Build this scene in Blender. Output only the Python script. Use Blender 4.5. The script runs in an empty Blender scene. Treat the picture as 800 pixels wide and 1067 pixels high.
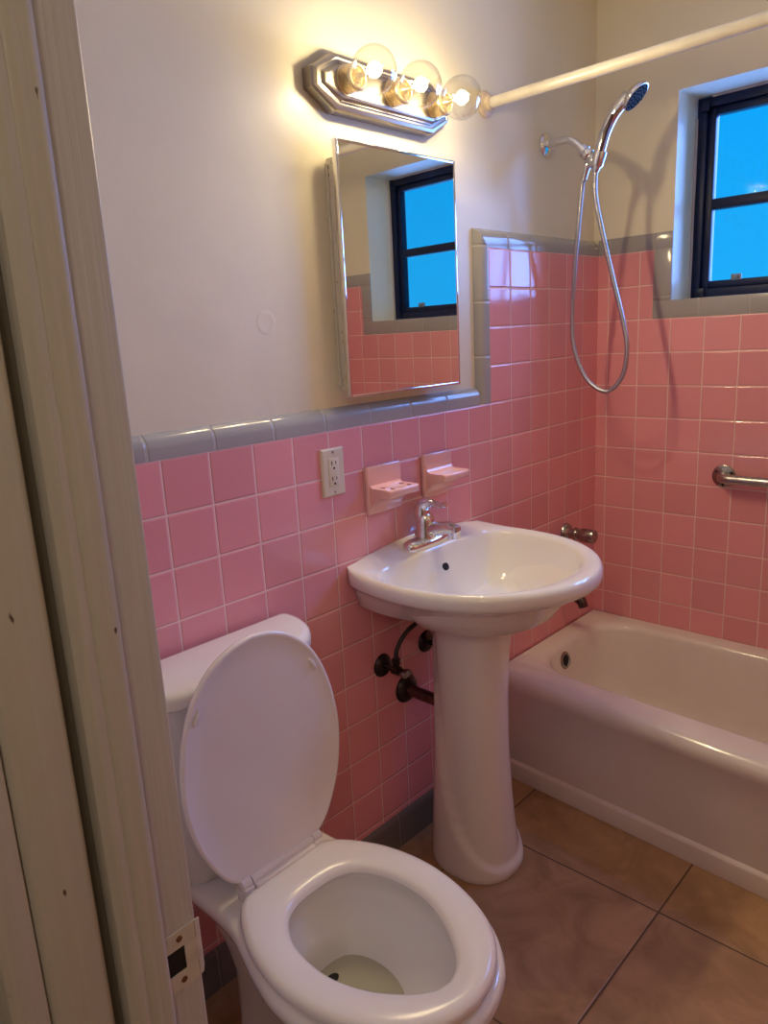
import bpy, bmesh, math, random
from mathutils import Vector, Matrix
random.seed(4)
PI = math.pi
SC = bpy.context.scene
COL = SC.collection

# ------------------------------------------------------------------ helpers
def V(*a): return Vector(a)

def obj(name, bm, m, parent=None, smooth=True, auto=40):
    bmesh.ops.recalc_face_normals(bm, faces=bm.faces[:])
    if parent is not None:
        bmesh.ops.translate(bm, verts=bm.verts[:], vec=-WLOC[parent.name])
    me = bpy.data.meshes.new(name)
    bm.to_mesh(me); bm.free()
    if smooth:
        me.shade_smooth()
        try: me.set_sharp_from_angle(angle=math.radians(auto))
        except Exception: pass
    for mm in (m if isinstance(m, (list, tuple)) else [m]): me.materials.append(mm)
    o = bpy.data.objects.new(name, me); COL.objects.link(o)
    if parent is not None: o.parent = parent
    WLOC[o.name] = WLOC[parent.name].copy() if parent is not None else Vector((0, 0, 0))
    return o
WLOC = {}

def thing(name, label, cat, loc, group=None):
    o = bpy.data.objects.new(name, None); COL.objects.link(o)
    o.location = loc; o.empty_display_size = .05
    o['label'] = label; o['category'] = cat
    if group: o['group'] = group
    WLOC[o.name] = Vector(loc)
    return o

def struct(name, bm, m, parent=None, **k):
    o = obj(name, bm, m, parent, **k); o['kind'] = 'structure'
    return o

def sub(o, name):            # parent handle for meshes built in the same world frame
    return o

def box(bm, lo, hi, bev=0, seg=2, mi=0):
    lo = Vector(lo); hi = Vector(hi)
    r = bmesh.ops.create_cube(bm, size=1)
    vs = r['verts']
    for v in vs:
        v.co = Vector(((lo[i] + hi[i]) / 2 + v.co[i] * (hi[i] - lo[i])) for i in range(3))
    fs = set(f for v in vs for f in v.link_faces)
    for f in fs: f.material_index = mi
    if bev > 0:
        es = list(set(e for v in vs for e in v.link_edges))
        bmesh.ops.bevel(bm, geom=es, offset=bev, segments=seg, profile=.5, affect='EDGES')
    return bm

def loft(bm, rings, close=True, cap0=False, cap1=False, loop=False, mi=0):
    R = [[bm.verts.new(p) for p in r] for r in rings]
    n = len(R[0])
    rng = range(len(R)) if loop else range(len(R) - 1)
    for i in rng:
        a, b = R[i], R[(i + 1) % len(R)]
        for j in (range(n) if close else range(n - 1)):
            k = (j + 1) % n
            try:
                f = bm.faces.new((a[j], a[k], b[k], b[j])); f.material_index = mi
            except ValueError: pass
    if cap0: f = bm.faces.new(R[0][::-1]); f.material_index = mi
    if cap1: f = bm.faces.new(R[-1]); f.material_index = mi
    return R

def frame_of(d):
    d = d.normalized()
    a = Vector((0, 0, 1)) if abs(d.z) < .9 else Vector((1, 0, 0))
    u = d.cross(a).normalized(); v = d.cross(u).normalized()
    return u, v

def catmull(pts, n):
    P = [Vector(p) for p in pts]
    P = [P[0] * 2 - P[1]] + P + [P[-1] * 2 - P[-2]]
    out = []
    for i in range(1, len(P) - 2):
        for k in range(n):
            t = k / n
            a, b, c, d = P[i - 1], P[i], P[i + 1], P[i + 2]
            out.append(.5 * ((2 * b) + (c - a) * t + (2 * a - 5 * b + 4 * c - d) * t * t + (3 * b - a - 3 * c + d) * t ** 3))
    out.append(P[-2].copy())
    return out

def tube(bm, path, rad, seg=16, cap=True, mi=0):
    P = [Vector(p) for p in path]
    if not isinstance(rad, (list, tuple)): rad = [rad] * len(P)
    rings = []
    u = None
    for i, p in enumerate(P):
        d = (P[min(i + 1, len(P) - 1)] - P[max(i - 1, 0)]).normalized()
        if u is None: u, v = frame_of(d)
        else:
            u = (u - d * u.dot(d)).normalized(); v = d.cross(u).normalized()
        rings.append([p + (u * math.cos(2 * PI * k / seg) + v * math.sin(2 * PI * k / seg)) * rad[i] for k in range(seg)])
    loft(bm, rings, True, cap, cap, mi=mi)
    return bm

def lathe(bm, org, axis, prof, seg=32, cap0=True, cap1=True, sy=1.0, mi=0):
    org = Vector(org); d = Vector(axis).normalized(); u, v = frame_of(d)
    rings = []
    for r, h in prof:
        rings.append([org + d * h + (u * math.cos(2 * PI * k / seg) + v * sy * math.sin(2 * PI * k / seg)) * max(r, 1e-5) for k in range(seg)])
    loft(bm, rings, True, cap0, cap1, mi=mi)
    return bm

def resample(pts, n):
    P = [Vector(p) for p in pts]
    L = [0]
    for a, b in zip(P, P[1:]): L.append(L[-1] + (b - a).length)
    out = []; j = 0
    for i in range(n):
        t = L[-1] * i / (n - 1)
        while j < len(L) - 2 and L[j + 1] < t: j += 1
        s = (t - L[j]) / max(1e-9, L[j + 1] - L[j])
        out.append(P[j].lerp(P[j + 1], min(1, max(0, s))))
    return out

# ------------------------------------------------------------------ materials
def newmat(name):
    m = bpy.data.materials.new(name); m.use_nodes = True
    nt = m.node_tree; b = nt.nodes['Principled BSDF']
    return m, nt, b

def mat(name, col, rough=.5, metal=0, noise=0, nscale=20, bump=0, bscale=60, coat=0, spec=.5, stretch=None):
    m, nt, b = newmat(name)
    b.inputs['Base Color'].default_value = (*col, 1)
    b.inputs['Roughness'].default_value = rough
    b.inputs['Metallic'].default_value = metal
    b.inputs['Coat Weight'].default_value = coat
    b.inputs['Coat Roughness'].default_value = .05
    b.inputs['Specular IOR Level'].default_value = spec
    N = nt.nodes.new; L = nt.links.new
    if noise or bump:
        tc = N('ShaderNodeTexCoord'); src = tc.outputs['Object']
        if stretch:
            mp = N('ShaderNodeMapping'); mp.inputs['Scale'].default_value = stretch
            L(src, mp.inputs[0]); src = mp.outputs[0]
    if noise:
        nz = N('ShaderNodeTexNoise'); nz.inputs['Scale'].default_value = nscale; nz.inputs['Detail'].default_value = 6
        L(src, nz.inputs['Vector'])
        rp = N('ShaderNodeMapRange'); rp.inputs['From Min'].default_value = .3; rp.inputs['From Max'].default_value = .7
        rp.inputs['To Min'].default_value = 1 - noise; rp.inputs['To Max'].default_value = 1 + noise
        L(nz.outputs['Fac'], rp.inputs['Value'])
        mx = N('ShaderNodeVectorMath'); mx.operation = 'SCALE'; mx.inputs[0].default_value = col
        L(rp.outputs[0], mx.inputs['Scale']); L(mx.outputs[0], b.inputs['Base Color'])
    if bump:
        nz = N('ShaderNodeTexNoise'); nz.inputs['Scale'].default_value = bscale; nz.inputs['Detail'].default_value = 5
        L(src, nz.inputs['Vector'])
        bp = N('ShaderNodeBump'); bp.inputs['Strength'].default_value = 1; bp.inputs['Distance'].default_value = bump
        L(nz.outputs['Fac'], bp.inputs['Height']); L(bp.outputs[0], b.inputs['Normal'])
    return m

def tile_mat(name, ua, va, u0, v0, pu, pv, tile, grout, gw=.0030, rough=.12, var=.06, bumpd=.0012, mottled=0, grough=.7, spec=.5, wav=.0004, soft=.0012):
    """square tiles laid on the two object axes ua, va (pu / pv = 0 leaves that direction unjointed)"""
    m, nt, b = newmat(name)
    N = nt.nodes.new; L = nt.links.new
    def math_(op, a, bb=None, clamp=False):
        n = N('ShaderNodeMath'); n.operation = op; n.use_clamp = clamp
        for i, s in enumerate((a, bb)):
            if s is None: continue
            if isinstance(s, (int, float)): n.inputs[i].default_value = s
            else: L(s, n.inputs[i])
        return n.outputs[0]
    tc = N('ShaderNodeTexCoord'); sx = N('ShaderNodeSeparateXYZ'); L(tc.outputs['Object'], sx.inputs[0])
    ms = []; hs = []; ids = []
    for ax, o0, p in ((ua, u0, pu), (va, v0, pv)):
        if not p: continue
        t = math_('DIVIDE', math_('SUBTRACT', sx.outputs[ax], o0), p)
        f = math_('FRACT', t); ids.append(math_('FLOOR', t))
        d = math_('MULTIPLY', math_('MINIMUM', f, math_('SUBTRACT', 1.0, f)), p)
        for lst, lo, hi in ((ms, gw / 2 - soft / 2, gw / 2 + soft / 2), (hs, gw / 2 - .0002, gw / 2 + .0035)):
            mr = N('ShaderNodeMapRange'); mr.interpolation_type = 'SMOOTHSTEP'
            mr.inputs['From Min'].default_value = lo; mr.inputs['From Max'].default_value = hi
            L(d, mr.inputs['Value']); lst.append(mr.outputs[0])
    M = ms[0] if len(ms) == 1 else math_('MINIMUM', ms[0], ms[1])
    H = hs[0] if len(hs) == 1 else math_('MINIMUM', hs[0], hs[1])
    cx = N('ShaderNodeCombineXYZ')
    for i, s in enumerate(ids): L(s, cx.inputs[i])
    wn = N('ShaderNodeTexWhiteNoise'); L(cx.outputs[0], wn.inputs['Vector'])
    sc = math_('ADD', math_('MULTIPLY', wn.outputs['Value'], 2 * var), 1 - var)
    tcol = None
    if mottled:
        n1 = N('ShaderNodeTexNoise'); n1.inputs['Scale'].default_value = 7; n1.inputs['Detail'].default_value = 9; n1.inputs['Roughness'].default_value = .62
        off = N('ShaderNodeVectorMath'); off.operation = 'MULTIPLY_ADD'
        L(wn.outputs['Color'], off.inputs[0]); off.inputs[1].default_value = (7, 7, 7); L(tc.outputs['Object'], off.inputs[2])
        L(off.outputs[0], n1.inputs['Vector']); n1.inputs['Distortion'].default_value = .8
        rp = N('ShaderNodeValToRGB'); e = rp.color_ramp.elements
        e[0].position = .30; e[0].color = (tile[0] * .62, tile[1] * .58, tile[2] * .5, 1)
        e[1].position = .68; e[1].color = (tile[0] * 1.12, tile[1] * 1.12, tile[2] * 1.15, 1)
        L(n1.outputs['Fac'], rp.inputs[0])
        vm = N('ShaderNodeVectorMath'); vm.operation = 'SCALE'; L(rp.outputs[0], vm.inputs[0]); L(sc, vm.inputs['Scale'])
        tcol = vm.outputs[0]
    else:
        vm = N('ShaderNodeVectorMath'); vm.operation = 'SCALE'; vm.inputs[0].default_value = tile; L(sc, vm.inputs['Scale'])
        tcol = vm.outputs[0]
    mx = N('ShaderNodeMix'); mx.data_type = 'RGBA'
    mx.inputs[6].default_value = (*grout, 1); L(tcol, mx.inputs[7]); L(M, mx.inputs[0])
    L(mx.outputs[2], b.inputs['Base Color'])
    mr = N('ShaderNodeMapRange'); mr.inputs['To Min'].default_value = grough; mr.inputs['To Max'].default_value = rough
    L(M, mr.inputs['Value']); L(mr.outputs[0], b.inputs['Roughness'])
    b.inputs['Specular IOR Level'].default_value = spec
    nz = N('ShaderNodeTexNoise'); nz.inputs['Scale'].default_value = 14; nz.inputs['Detail'].default_value = 1
    L(tc.outputs['Object'], nz.inputs['Vector'])
    hh = math_('ADD', math_('MULTIPLY', H, bumpd), math_('MULTIPLY', nz.outputs['Fac'], wav))
    bp = N('ShaderNodeBump'); bp.inputs['Distance'].default_value = 1.0
    L(hh, bp.inputs['Height']); L(bp.outputs[0], b.inputs['Normal'])
    return m

def paint_chipped(name, col, chip, scale, thr, rough=.45):
    """old brushed paint with small chips of bare wood"""
    m, nt, b = newmat(name)
    N = nt.nodes.new; L = nt.links.new
    tc = N('ShaderNodeTexCoord')
    mp = N('ShaderNodeMapping'); mp.inputs['Scale'].default_value = (160, 160, 3.5); L(tc.outputs['Object'], mp.inputs[0])
    nz = N('ShaderNodeTexNoise'); nz.inputs['Scale'].default_value = 1; nz.inputs['Detail'].default_value = 4; L(mp.outputs[0], nz.inputs['Vector'])
    mp2 = N('ShaderNodeMapping'); mp2.inputs['Scale'].default_value = (1.6, 1.6, .8); L(tc.outputs['Object'], mp2.inputs[0])
    vo = N('ShaderNodeTexNoise'); vo.inputs['Scale'].default_value = scale; vo.inputs['Detail'].default_value = 3; L(mp2.outputs[0], vo.inputs['Vector'])
    cr = N('ShaderNodeMapRange'); cr.inputs['From Min'].default_value = thr; cr.inputs['From Max'].default_value = thr + .02; L(vo.outputs['Fac'], cr.inputs['Value'])
    v2 = N('ShaderNodeMapRange'); v2.inputs['To Min'].default_value = .93; v2.inputs['To Max'].default_value = 1.06; L(nz.outputs['Fac'], v2.inputs['Value'])
    sc = N('ShaderNodeVectorMath'); sc.operation = 'SCALE'; sc.inputs[0].default_value = col; L(v2.outputs[0], sc.inputs['Scale'])
    mx = N('ShaderNodeMix'); mx.data_type = 'RGBA'; L(cr.outputs[0], mx.inputs[0]); L(sc.outputs[0], mx.inputs[6]); mx.inputs[7].default_value = (*chip, 1)
    L(mx.outputs[2], b.inputs['Base Color']); b.inputs['Roughness'].default_value = rough
    bp = N('ShaderNodeBump'); bp.inputs['Distance'].default_value = .0012; L(nz.outputs['Fac'], bp.inputs['Height']); L(bp.outputs[0], b.inputs['Normal'])
    return m

def glass_mat(name, tint, gloss=1.0, wavy=0):
    m, nt, b = newmat(name); nt.nodes.remove(b)
    N = nt.nodes.new; L = nt.links.new
    out = nt.nodes['Material Output']
    tr = N('ShaderNodeBsdfTransparent'); tr.inputs[0].default_value = (*tint, 1)
    gl = N('ShaderNodeBsdfGlossy'); gl.inputs['Roughness'].default_value = .03
    fr = N('ShaderNodeLayerWeight'); fr.inputs['Blend'].default_value = .2
    mu = N('ShaderNodeMapRange'); mu.inputs['To Min'].default_value = .02 * gloss; mu.inputs['To Max'].default_value = .45 * gloss
    L(fr.outputs['Facing'], mu.inputs['Value'])
    mx = N('ShaderNodeMixShader'); L(mu.outputs[0], mx.inputs[0]); L(tr.outputs[0], mx.inputs[1]); L(gl.outputs[0], mx.inputs[2])
    if wavy:
        tc = N('ShaderNodeTexCoord'); nz = N('ShaderNodeTexNoise'); nz.inputs['Scale'].default_value = wavy; nz.inputs['Detail'].default_value = 3
        L(tc.outputs['Object'], nz.inputs['Vector'])
        mr = N('ShaderNodeMapRange'); mr.inputs['To Min'].default_value = .95; mr.inputs['To Max'].default_value = 1.0
        L(nz.outputs['Fac'], mr.inputs['Value'])
        sc = N('ShaderNodeVectorMath'); sc.operation = 'SCALE'; sc.inputs[0].default_value = tint; L(mr.outputs[0], sc.inputs['Scale'])
        L(sc.outputs[0], tr.inputs[0])
        bp = N('ShaderNodeBump'); bp.inputs['Distance'].default_value = .0003; L(nz.outputs['Fac'], bp.inputs['Height'])
        L(bp.outputs[0], gl.inputs['Normal'])
    L(mx.outputs[0], out.inputs[0])
    return m

def emit_mat(name, col, s):
    m, nt, b = newmat(name)
    b.inputs['Base Color'].default_value = (*col, 1)
    b.inputs['Emission Color'].default_value = (*col, 1); b.inputs['Emission Strength'].default_value = s
    return m

P = .1095                        # tile pitch: 4 1/4 inch tile and joint
ZR = 1.212                       # top of the pink wainscot
PLX = -.020                      # plaster face of the wall the fixtures hang on
W = 1.53                         # room width
YA = -.6537                      # left edge of the tall tiling by the tub
YD = -2.18                       # room face of the wall with the door

PINK = (.78, .33, .365); GROUT = (.84, .62, .60); GREY = (.37, .365, .375)
M = {}
M['plaster'] = mat('plaster_paint', (.80, .75, .60), .38, noise=.03, nscale=5, bump=.0016, bscale=9)
M['ceiling'] = mat('ceiling_paint', (.86, .83, .76), .6)
M['pink_l'] = tile_mat('pink_tile', 1, 2, YA, ZR, P, P, PINK, GROUT)
M['pink_b'] = tile_mat('pink_tile_window_wall', 0, 2, .0407, ZR, P, P, PINK, GROUT)
M['grey_y'] = tile_mat('grey_trim_tile', 1, 2, -1.316, 0, .1525, 0, GREY, (.42, .40, .38), rough=.15, var=.05)
M['grey_z'] = tile_mat('grey_trim_tile_upright', 2, 1, 1.5025, 0, .1525, 0, GREY, (.42, .40, .38), rough=.15, var=.05)
M['grey_x'] = tile_mat('grey_trim_tile_across', 0, 1, .197, 0, .1525, 0, GREY, (.42, .40, .38), rough=.15, var=.05)
M['base_y'] = tile_mat('grey_base_tile', 1, 2, -1.3, 0, P * 1.4, 0, (.17, .155, .145), (.22, .2, .18), rough=.2, var=.05)
M['floor'] = tile_mat('stone_floor_tile', 0, 1, .664, -.923, .504, .504, (.45, .275, .145), (.10, .06, .035), gw=.0042, rough=.38, var=.05, mottled=1, grough=.85, bumpd=.001, wav=.0012, soft=.002)
M['porcelain'] = mat('white_porcelain', (.80, .77, .75), .10, coat=.3)
M['porcelain_tub'] = mat('white_enamel', (.76, .70, .655), .16, noise=.03, nscale=9, coat=.2)
M['bowl_in'] = M['porcelain']
M['plastic'] = mat('white_plastic', (.80, .755, .755), .22)
M['chrome'] = mat('chrome', (.78, .78, .80), .07, 1, noise=.04, nscale=40)
M['chrome_old'] = mat('tarnished_chrome', (.34, .31, .29), .24, 1, noise=.25, nscale=90)
M['steel'] = mat('brushed_steel', (.42, .39, .37), .30, 1, noise=.12, nscale=60)
M['nickel'] = mat('brushed_nickel', (.36, .325, .29), .36, 1, noise=.06, nscale=120, stretch=(1, .05, 1))
M['brass'] = mat('pale_brass', (.80, .68, .47), .32, 1)
M['dark_metal'] = mat('dark_tarnished_metal', (.055, .045, .045), .28, .85, noise=.3, nscale=70)
M['pipe'] = mat('brown_tarnished_pipe', (.12, .06, .055), .3, .8, noise=.3, nscale=60)
M['dark_chrome'] = mat('dark_chrome', (.12, .10, .10), .2, 1, noise=.2, nscale=70)
M['rubber'] = mat('black_hose', (.025, .022, .022), .5)
M['black'] = mat('black_recess', (.006, .005, .005), .7)
M['ivory'] = mat('ivory_plastic', (.70, .62, .48), .35)
M['screw'] = mat('screw_metal', (.35, .32, .28), .35, 1, noise=.1, nscale=200)
M['pink_c'] = mat('pale_pink_ceramic', (.80, .45, .41), .14, coat=.3)
M['mirror'] = mat('mirror_silver', (.88, .89, .88), .0, 1)
M['cream_worn'] = paint_chipped('worn_cream_paint', (.66, .60, .48), (.20, .13, .07), 60, .67)
M['door_paint'] = paint_chipped('old_door_paint', (.53, .505, .46), (.09, .05, .025), 26, .70)
M['groove'] = mat('dark_groove', (.17, .145, .11), .8)
M['strike'] = mat('painted_strike_plate', (.58, .53, .44), .35, noise=.12, nscale=60)
M['rust'] = mat('rusty_screw', (.19, .085, .03), .6, .3, noise=.3, nscale=200)
M['navy'] = mat('black_navy_steel', (.004, .009, .042), .42, noise=.3, nscale=30, spec=.35)
M['catch'] = mat('grey_catch', (.20, .20, .20), .5)
M['caulk'] = mat('old_white_caulk', (.45, .42, .42), .6, bump=.003, bscale=60)
M['rod'] = mat('white_enamelled_rod', (.62, .58, .52), .3, noise=.06, nscale=30)
M['rod_flange'] = mat('cream_flange', (.68, .56, .42), .4, noise=.15, nscale=50)
M['pane'] = glass_mat('window_glass', (.97, .98, 1.0), .05, wavy=60)
M['bulb'], nt, b_ = newmat('bulb_glass'); nt.nodes.remove(b_)
_t = nt.nodes.new('ShaderNodeBsdfTransparent'); _t.inputs[0].default_value = (.95, .945, .92, 1)
_g = nt.nodes.new('ShaderNodeBsdfGlossy'); _g.inputs['Roughness'].default_value = .02
_lw = nt.nodes.new('ShaderNodeLayerWeight'); _lw.inputs['Blend'].default_value = .25
_p = nt.nodes.new('ShaderNodeMapRange'); _p.inputs['To Min'].default_value = .03; _p.inputs['To Max'].default_value = .75
_m = nt.nodes.new('ShaderNodeMixShader')
nt.links.new(_lw.outputs['Facing'], _p.inputs['Value']); nt.links.new(_p.outputs[0], _m.inputs[0]); nt.links.new(_t.outputs[0], _m.inputs[1]); nt.links.new(_g.outputs[0], _m.inputs[2]); nt.links.new(_m.outputs[0], nt.nodes['Material Output'].inputs[0])
M['filament'] = emit_mat('hot_filament', (1.0, .80, .52), 60)
M['water'] = mat('toilet_water', (.46, .44, .33), .04)
M['hall'] = mat('hall_paint', (.42, .38, .33), .7)

# ------------------------------------------------------------------ the room
PY = .004
# floor (bathroom and the hall the picture is taken from)
struct('floor', box(bmesh.new(), (-.25, -3.5, -.08), (2.2, .25, 0)), M['floor'], smooth=False)
struct('ceiling', box(bmesh.new(), (-.25, -3.5, 2.44), (2.2, .25, 2.52)), M['ceiling'], smooth=False)
# long wall behind toilet and basin
wl = struct('wall_left', box(bmesh.new(), (-.25, -3.5, 0), (PLX, PY, 2.44)), M['plaster'], smooth=False)
bm = bmesh.new()
box(bm, (PLX, YD, .10), (0, 0, ZR)); box(bm, (PLX, YA, ZR), (0, 0, 1.65))
struct('tile_panel', bm, M['pink_l'], wl, smooth=False)
bm = bmesh.new(); lathe(bm, (PLX - .0004, -1.449, 1.462), (1, 0, 0), [(.026, 0), (.0255, .0006), (.021, .0011), (.016, .0006), (0, .0009)], 26)
struct('wall_patch', bm, M['plaster'], wl)
# bullnosed grey caps: profile = (distance outwards from the pink edge, x)
prof = [(0, -.019), (0, .0005), (.022, .0008), (.030, -.0004), (.037, -.0035), (.043, -.008), (.048, -.014), (.0505, -.0185), (.051, -.024)]
bm = bmesh.new()
loft(bm, [[V(x, y, ZR + d) for d, x in prof] for y in (YD, -.7085)], True, True, True)
struct('trim_1', bm, M['grey_y'], smooth=True)
bm = bmesh.new()
loft(bm, [[V(x, YA - d, ZR) for d, x in prof], [V(x, YA - d, 1.65 + d) for d, x in prof]], True, True, True)
struct('trim_2', bm, M['grey_z'], smooth=True)
bm = bmesh.new()
loft(bm, [[V(x, YA - d, 1.65 + d) for d, x in prof], [V(x, 0, 1.65 + d) for d, x in prof]], True, True, True)
struct('trim_3', bm, M['grey_y'], smooth=True)
bm = bmesh.new()
loft(bm, [[V(x, y, z) for x, z in ((-.011, 0), (.010, 0), (.009, .085), (.006, .097), (0, .103), (-.011, .103))] for y in (YD, -.66)], True, True, True)
struct('baseboard_left', bm, M['base_y'], smooth=True)

# window wall, with its opening
WX0, WX1, WZ0, WZ1 = .257, 1.28, 1.488, 2.11
bm = bmesh.new(); PY = .004
box(bm, (-.25, PY, 0), (WX0, .215, 2.44)); box(bm, (WX1, PY, 0), (1.8, .215, 2.44))
box(bm, (WX0, PY, 0), (WX1, .215, WZ0)); box(bm, (WX0, PY, WZ1), (WX1, .215, 2.44))
wb = struct('wall_back', bm, M['plaster'], smooth=False)
bm = bmesh.new()
box(bm, (0, 0, .30), (W, .004, 1.431)); box(bm, (0, 0, 1.431), (.197, .004, 1.65)); box(bm, (1.34, 0, 1.431), (W, .004, 1.65))
struct('tile_panel', bm, M['pink_b'], wb, smooth=False)
bm = bmesh.new()
box(bm, (0, -.0005, 1.65), (.257, .006, 1.702), .0012); box(bm, (1.28, -.0005, 1.65), (W, .006, 1.702), .0012)
box(bm, (.197, -.0008, 1.431), (1.34, .006, 1.489), .0012)
struct('trim_4', bm, M['grey_x'])
bm = bmesh.new()
box(bm, (.197, -.0006, 1.489), (.257, .006, 1.6505), .001); box(bm, (1.28, -.0006, 1.489), (1.34, .006, 1.6505), .001)
struct('trim_5', bm, M['grey_z'])
# right hand wall, tiled round the tub, and the wall with the doorway
wr = struct('wall_right', box(bmesh.new(), (W, -2.34, 0), (W + .2, .004, 2.44)), M['plaster'], smooth=False)
bm = bmesh.new(); box(bm, (W - .004, -.72, .1), (W, 0, 1.65)); box(bm, (W - .004, YD, .1), (W, -.72, ZR))
struct('tile_panel', bm, M['pink_l'], wr, smooth=False)
DX0, DX1, DZ = .70, 1.42, 2.06
bm = bmesh.new()
box(bm, (PLX, -2.335, 0), (DX0 - .02, YD + .002, 2.44)); box(bm, (DX1 + .02, -2.335, 0), (W, YD + .002, 2.44)); box(bm, (DX0 - .02, -2.335, DZ + .02), (DX1 + .02, YD + .002, 2.44))
struct('wall_front', bm, M['plaster'], smooth=False)
struct('wall_hall_back', box(bmesh.new(), (-.25, -3.6, 0), (2.3, -3.5, 2.44)), M['hall'], smooth=False)
struct('wall_hall_right', box(bmesh.new(), (2.2, -3.5, 0), (2.3, -2.3, 2.44)), M['hall'], smooth=False)
struct('wall_hall_front', box(bmesh.new(), (W + .2, -2.34, 0), (2.2, -2.3, 2.44)), M['hall'], smooth=False)

# ------------------------------------------------------------------ doorway
XJ = .72
bm = bmesh.new()
box(bm, (XJ - .03, -2.2535, 0), (XJ, -2.178, DZ), .0035, 3)
box(bm, (DX1 - .02, -2.262, 0), (DX1 + .01, -2.178, DZ), .0035, 3)
box(bm, (XJ - .03, -2.262, DZ - .02), (DX1 + .01, -2.178, DZ + .015), .0035, 3)
door = struct('door_1', bm, M['door_paint'])
WLOC[door.name] = Vector((0, 0, 0))
def dpart(name, bm, m, parent=door, label=None):
    o = obj(name, bm, m, parent); o['kind'] = 'structure'
    return o
# stop, with its moulded face
bm = bmesh.new()
sp = [(XJ - .001, -2.2145), (XJ + .008, -2.2145), (XJ + .0105, -2.217), (XJ + .0112, -2.221), (XJ + .0098, -2.2255), (XJ + .0104, -2.2275), (XJ + .0100, -2.236), (XJ + .0088, -2.2375), (XJ + .0098, -2.2395), (XJ + .0096, -2.250), (XJ + .006, -2.2545), (XJ - .001, -2.2555)]
loft(bm, [[V(x, y, z) for x, y in sp] for z in (0, DZ - .02)], True, True, True)
dpart('door_stop', bm, M['door_paint'])
bm = bmesh.new()
box(bm, (XJ - .03, -2.268, 0), (XJ - .013, -2.2536, DZ))
dpart('groove', bm, M['groove'])
bm = bmesh.new()
box(bm, (XJ - .03, -2.3135, 0), (XJ - .001, -2.2638, DZ), .006, 3)
dpart('casing', bm, M['door_paint'])
bm = bmesh.new()
box(bm, (XJ - .05, -2.343, 0), (XJ - .0015, -2.3145, DZ), .0025, 2)
box(bm, (XJ - .12, -2.352, 0), (XJ - .03, -2.335, DZ + .06), .003, 2)
dpart('casing', bm, M['door_paint'])
# strike plate on the rebate, lip wrapped round the room edge
bm = bmesh.new()
zc = .864
def plate_ring(x_off):
    pts = []
    return pts
path = [(XJ + .0002, -2.2135), (XJ + .0002, -2.1815), (XJ - .0005, -2.1775), (XJ - .004, -2.1745), (XJ - .008, -2.1725)]
half = [.031, .031, .030, .027, .0225]
for a in (0,):
    # two strips above and below the latch hole, and the piece on the lip side
    def strip(z0f, z1f, i0, i1, t=.0016):
        r0 = []
        for i in range(i0, i1 + 1):
            x, y = path[i]; n = Vector((1, 0, 0)) if i < 2 else Vector((.75, .66, 0))
            r0.append((Vector((x, y, 0)), n))
        rings = []
        for i, (p, n) in zip(range(i0, i1 + 1), r0):
            za, zb = z0f(i), z1f(i)
            rings.append([p + V(0, 0, za), p + V(0, 0, zb), p + n * t + V(0, 0, zb), p + n * t + V(0, 0, za)])
        loft(bm, rings, True, True, True)
    strip(lambda i: zc - half[i], lambda i: zc - .013, 0, 1)
    strip(lambda i: zc + .013, lambda i: zc + half[i], 0, 1)
    path.insert(1, (XJ + .0002, -2.1935)); half.insert(1, .031)
    strip(lambda i: zc - .013, lambda i: zc + .013, 1, 2)
    path_full = path
    strip(lambda i: zc - half[i], lambda i: zc + half[i], 2, 5)
sk = dpart('strike_plate', bm, M['strike'])
sk['label'] = 'painted metal strike plate with square latch hole'
bm = bmesh.new(); box(bm, (XJ - .012, -2.2128, zc - .013), (XJ + .0006, -2.1935, zc + .013))
dpart('latch_hole', bm, M['black'], sk)
for dz in (-.0225, .0225):
    bm = bmesh.new(); lathe(bm, (XJ + .0012, -2.198, zc + dz), (1, 0, 0), [(.0034, 0), (.0031, .0012), (.0014, .0016), (0, .001)], 14)
    dpart('screw', bm, M['rust'], sk)

# ------------------------------------------------------------------ window
bm = bmesh.new()
FY0, FY1 = .150, .20
def rect_frame(bm, x0, x1, z0, z1, w, y0, y1, bev=.002):
    box(bm, (x0, y0, z0), (x0 + w, y1, z1), bev); box(bm, (x1 - w, y0, z0), (x1, y1, z1), bev)
    box(bm, (x0 + w * .98, y0, z0), (x1 - w * .98, y1, z0 + w), bev); box(bm, (x0 + w * .98, y0, z1 - w), (x1 - w * .98, y1, z1), bev)
rect_frame(bm, WX0 + .004, WX1 - .004, WZ0 + .003, WZ1 - .003, .030, FY0, FY1)
win = struct('window_1', bm, M['navy'])
bm = bmesh.new()
rect_frame(bm, WX0 + .034, WX1 - .034, WZ0 + .033, WZ1 - .033, .024, FY0 + .012, FY1 - .004, .004)
box(bm, (WX0 + .057, FY0 + .010, 1.768), (WX1 - .057, FY1 - .006, 1.802), .004)
o = obj('sash', bm, M['navy'], win); sash = o; o['kind'] = 'structure'
bm = bmesh.new(); box(bm, (WX0 + .05, .180, WZ0 + .05), (WX1 - .05, .183, WZ1 - .05))
o = obj('glass_pane', bm, M['pane'], win, smooth=False); o['kind'] = 'structure'
for x, z in ((.405, 1.549), (1.112, 1.549)):
    bm = bmesh.new(); box(bm, (x - .016, FY0 + .004, z - .008), (x + .016, FY0 + .016, z + .012), .002); box(bm, (x - .006, FY0 - .004, z - .002), (x + .008, FY0 + .006, z + .008), .002)
    o = obj('catch', bm, M['catch'], win); o['kind'] = 'structure'
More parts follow.
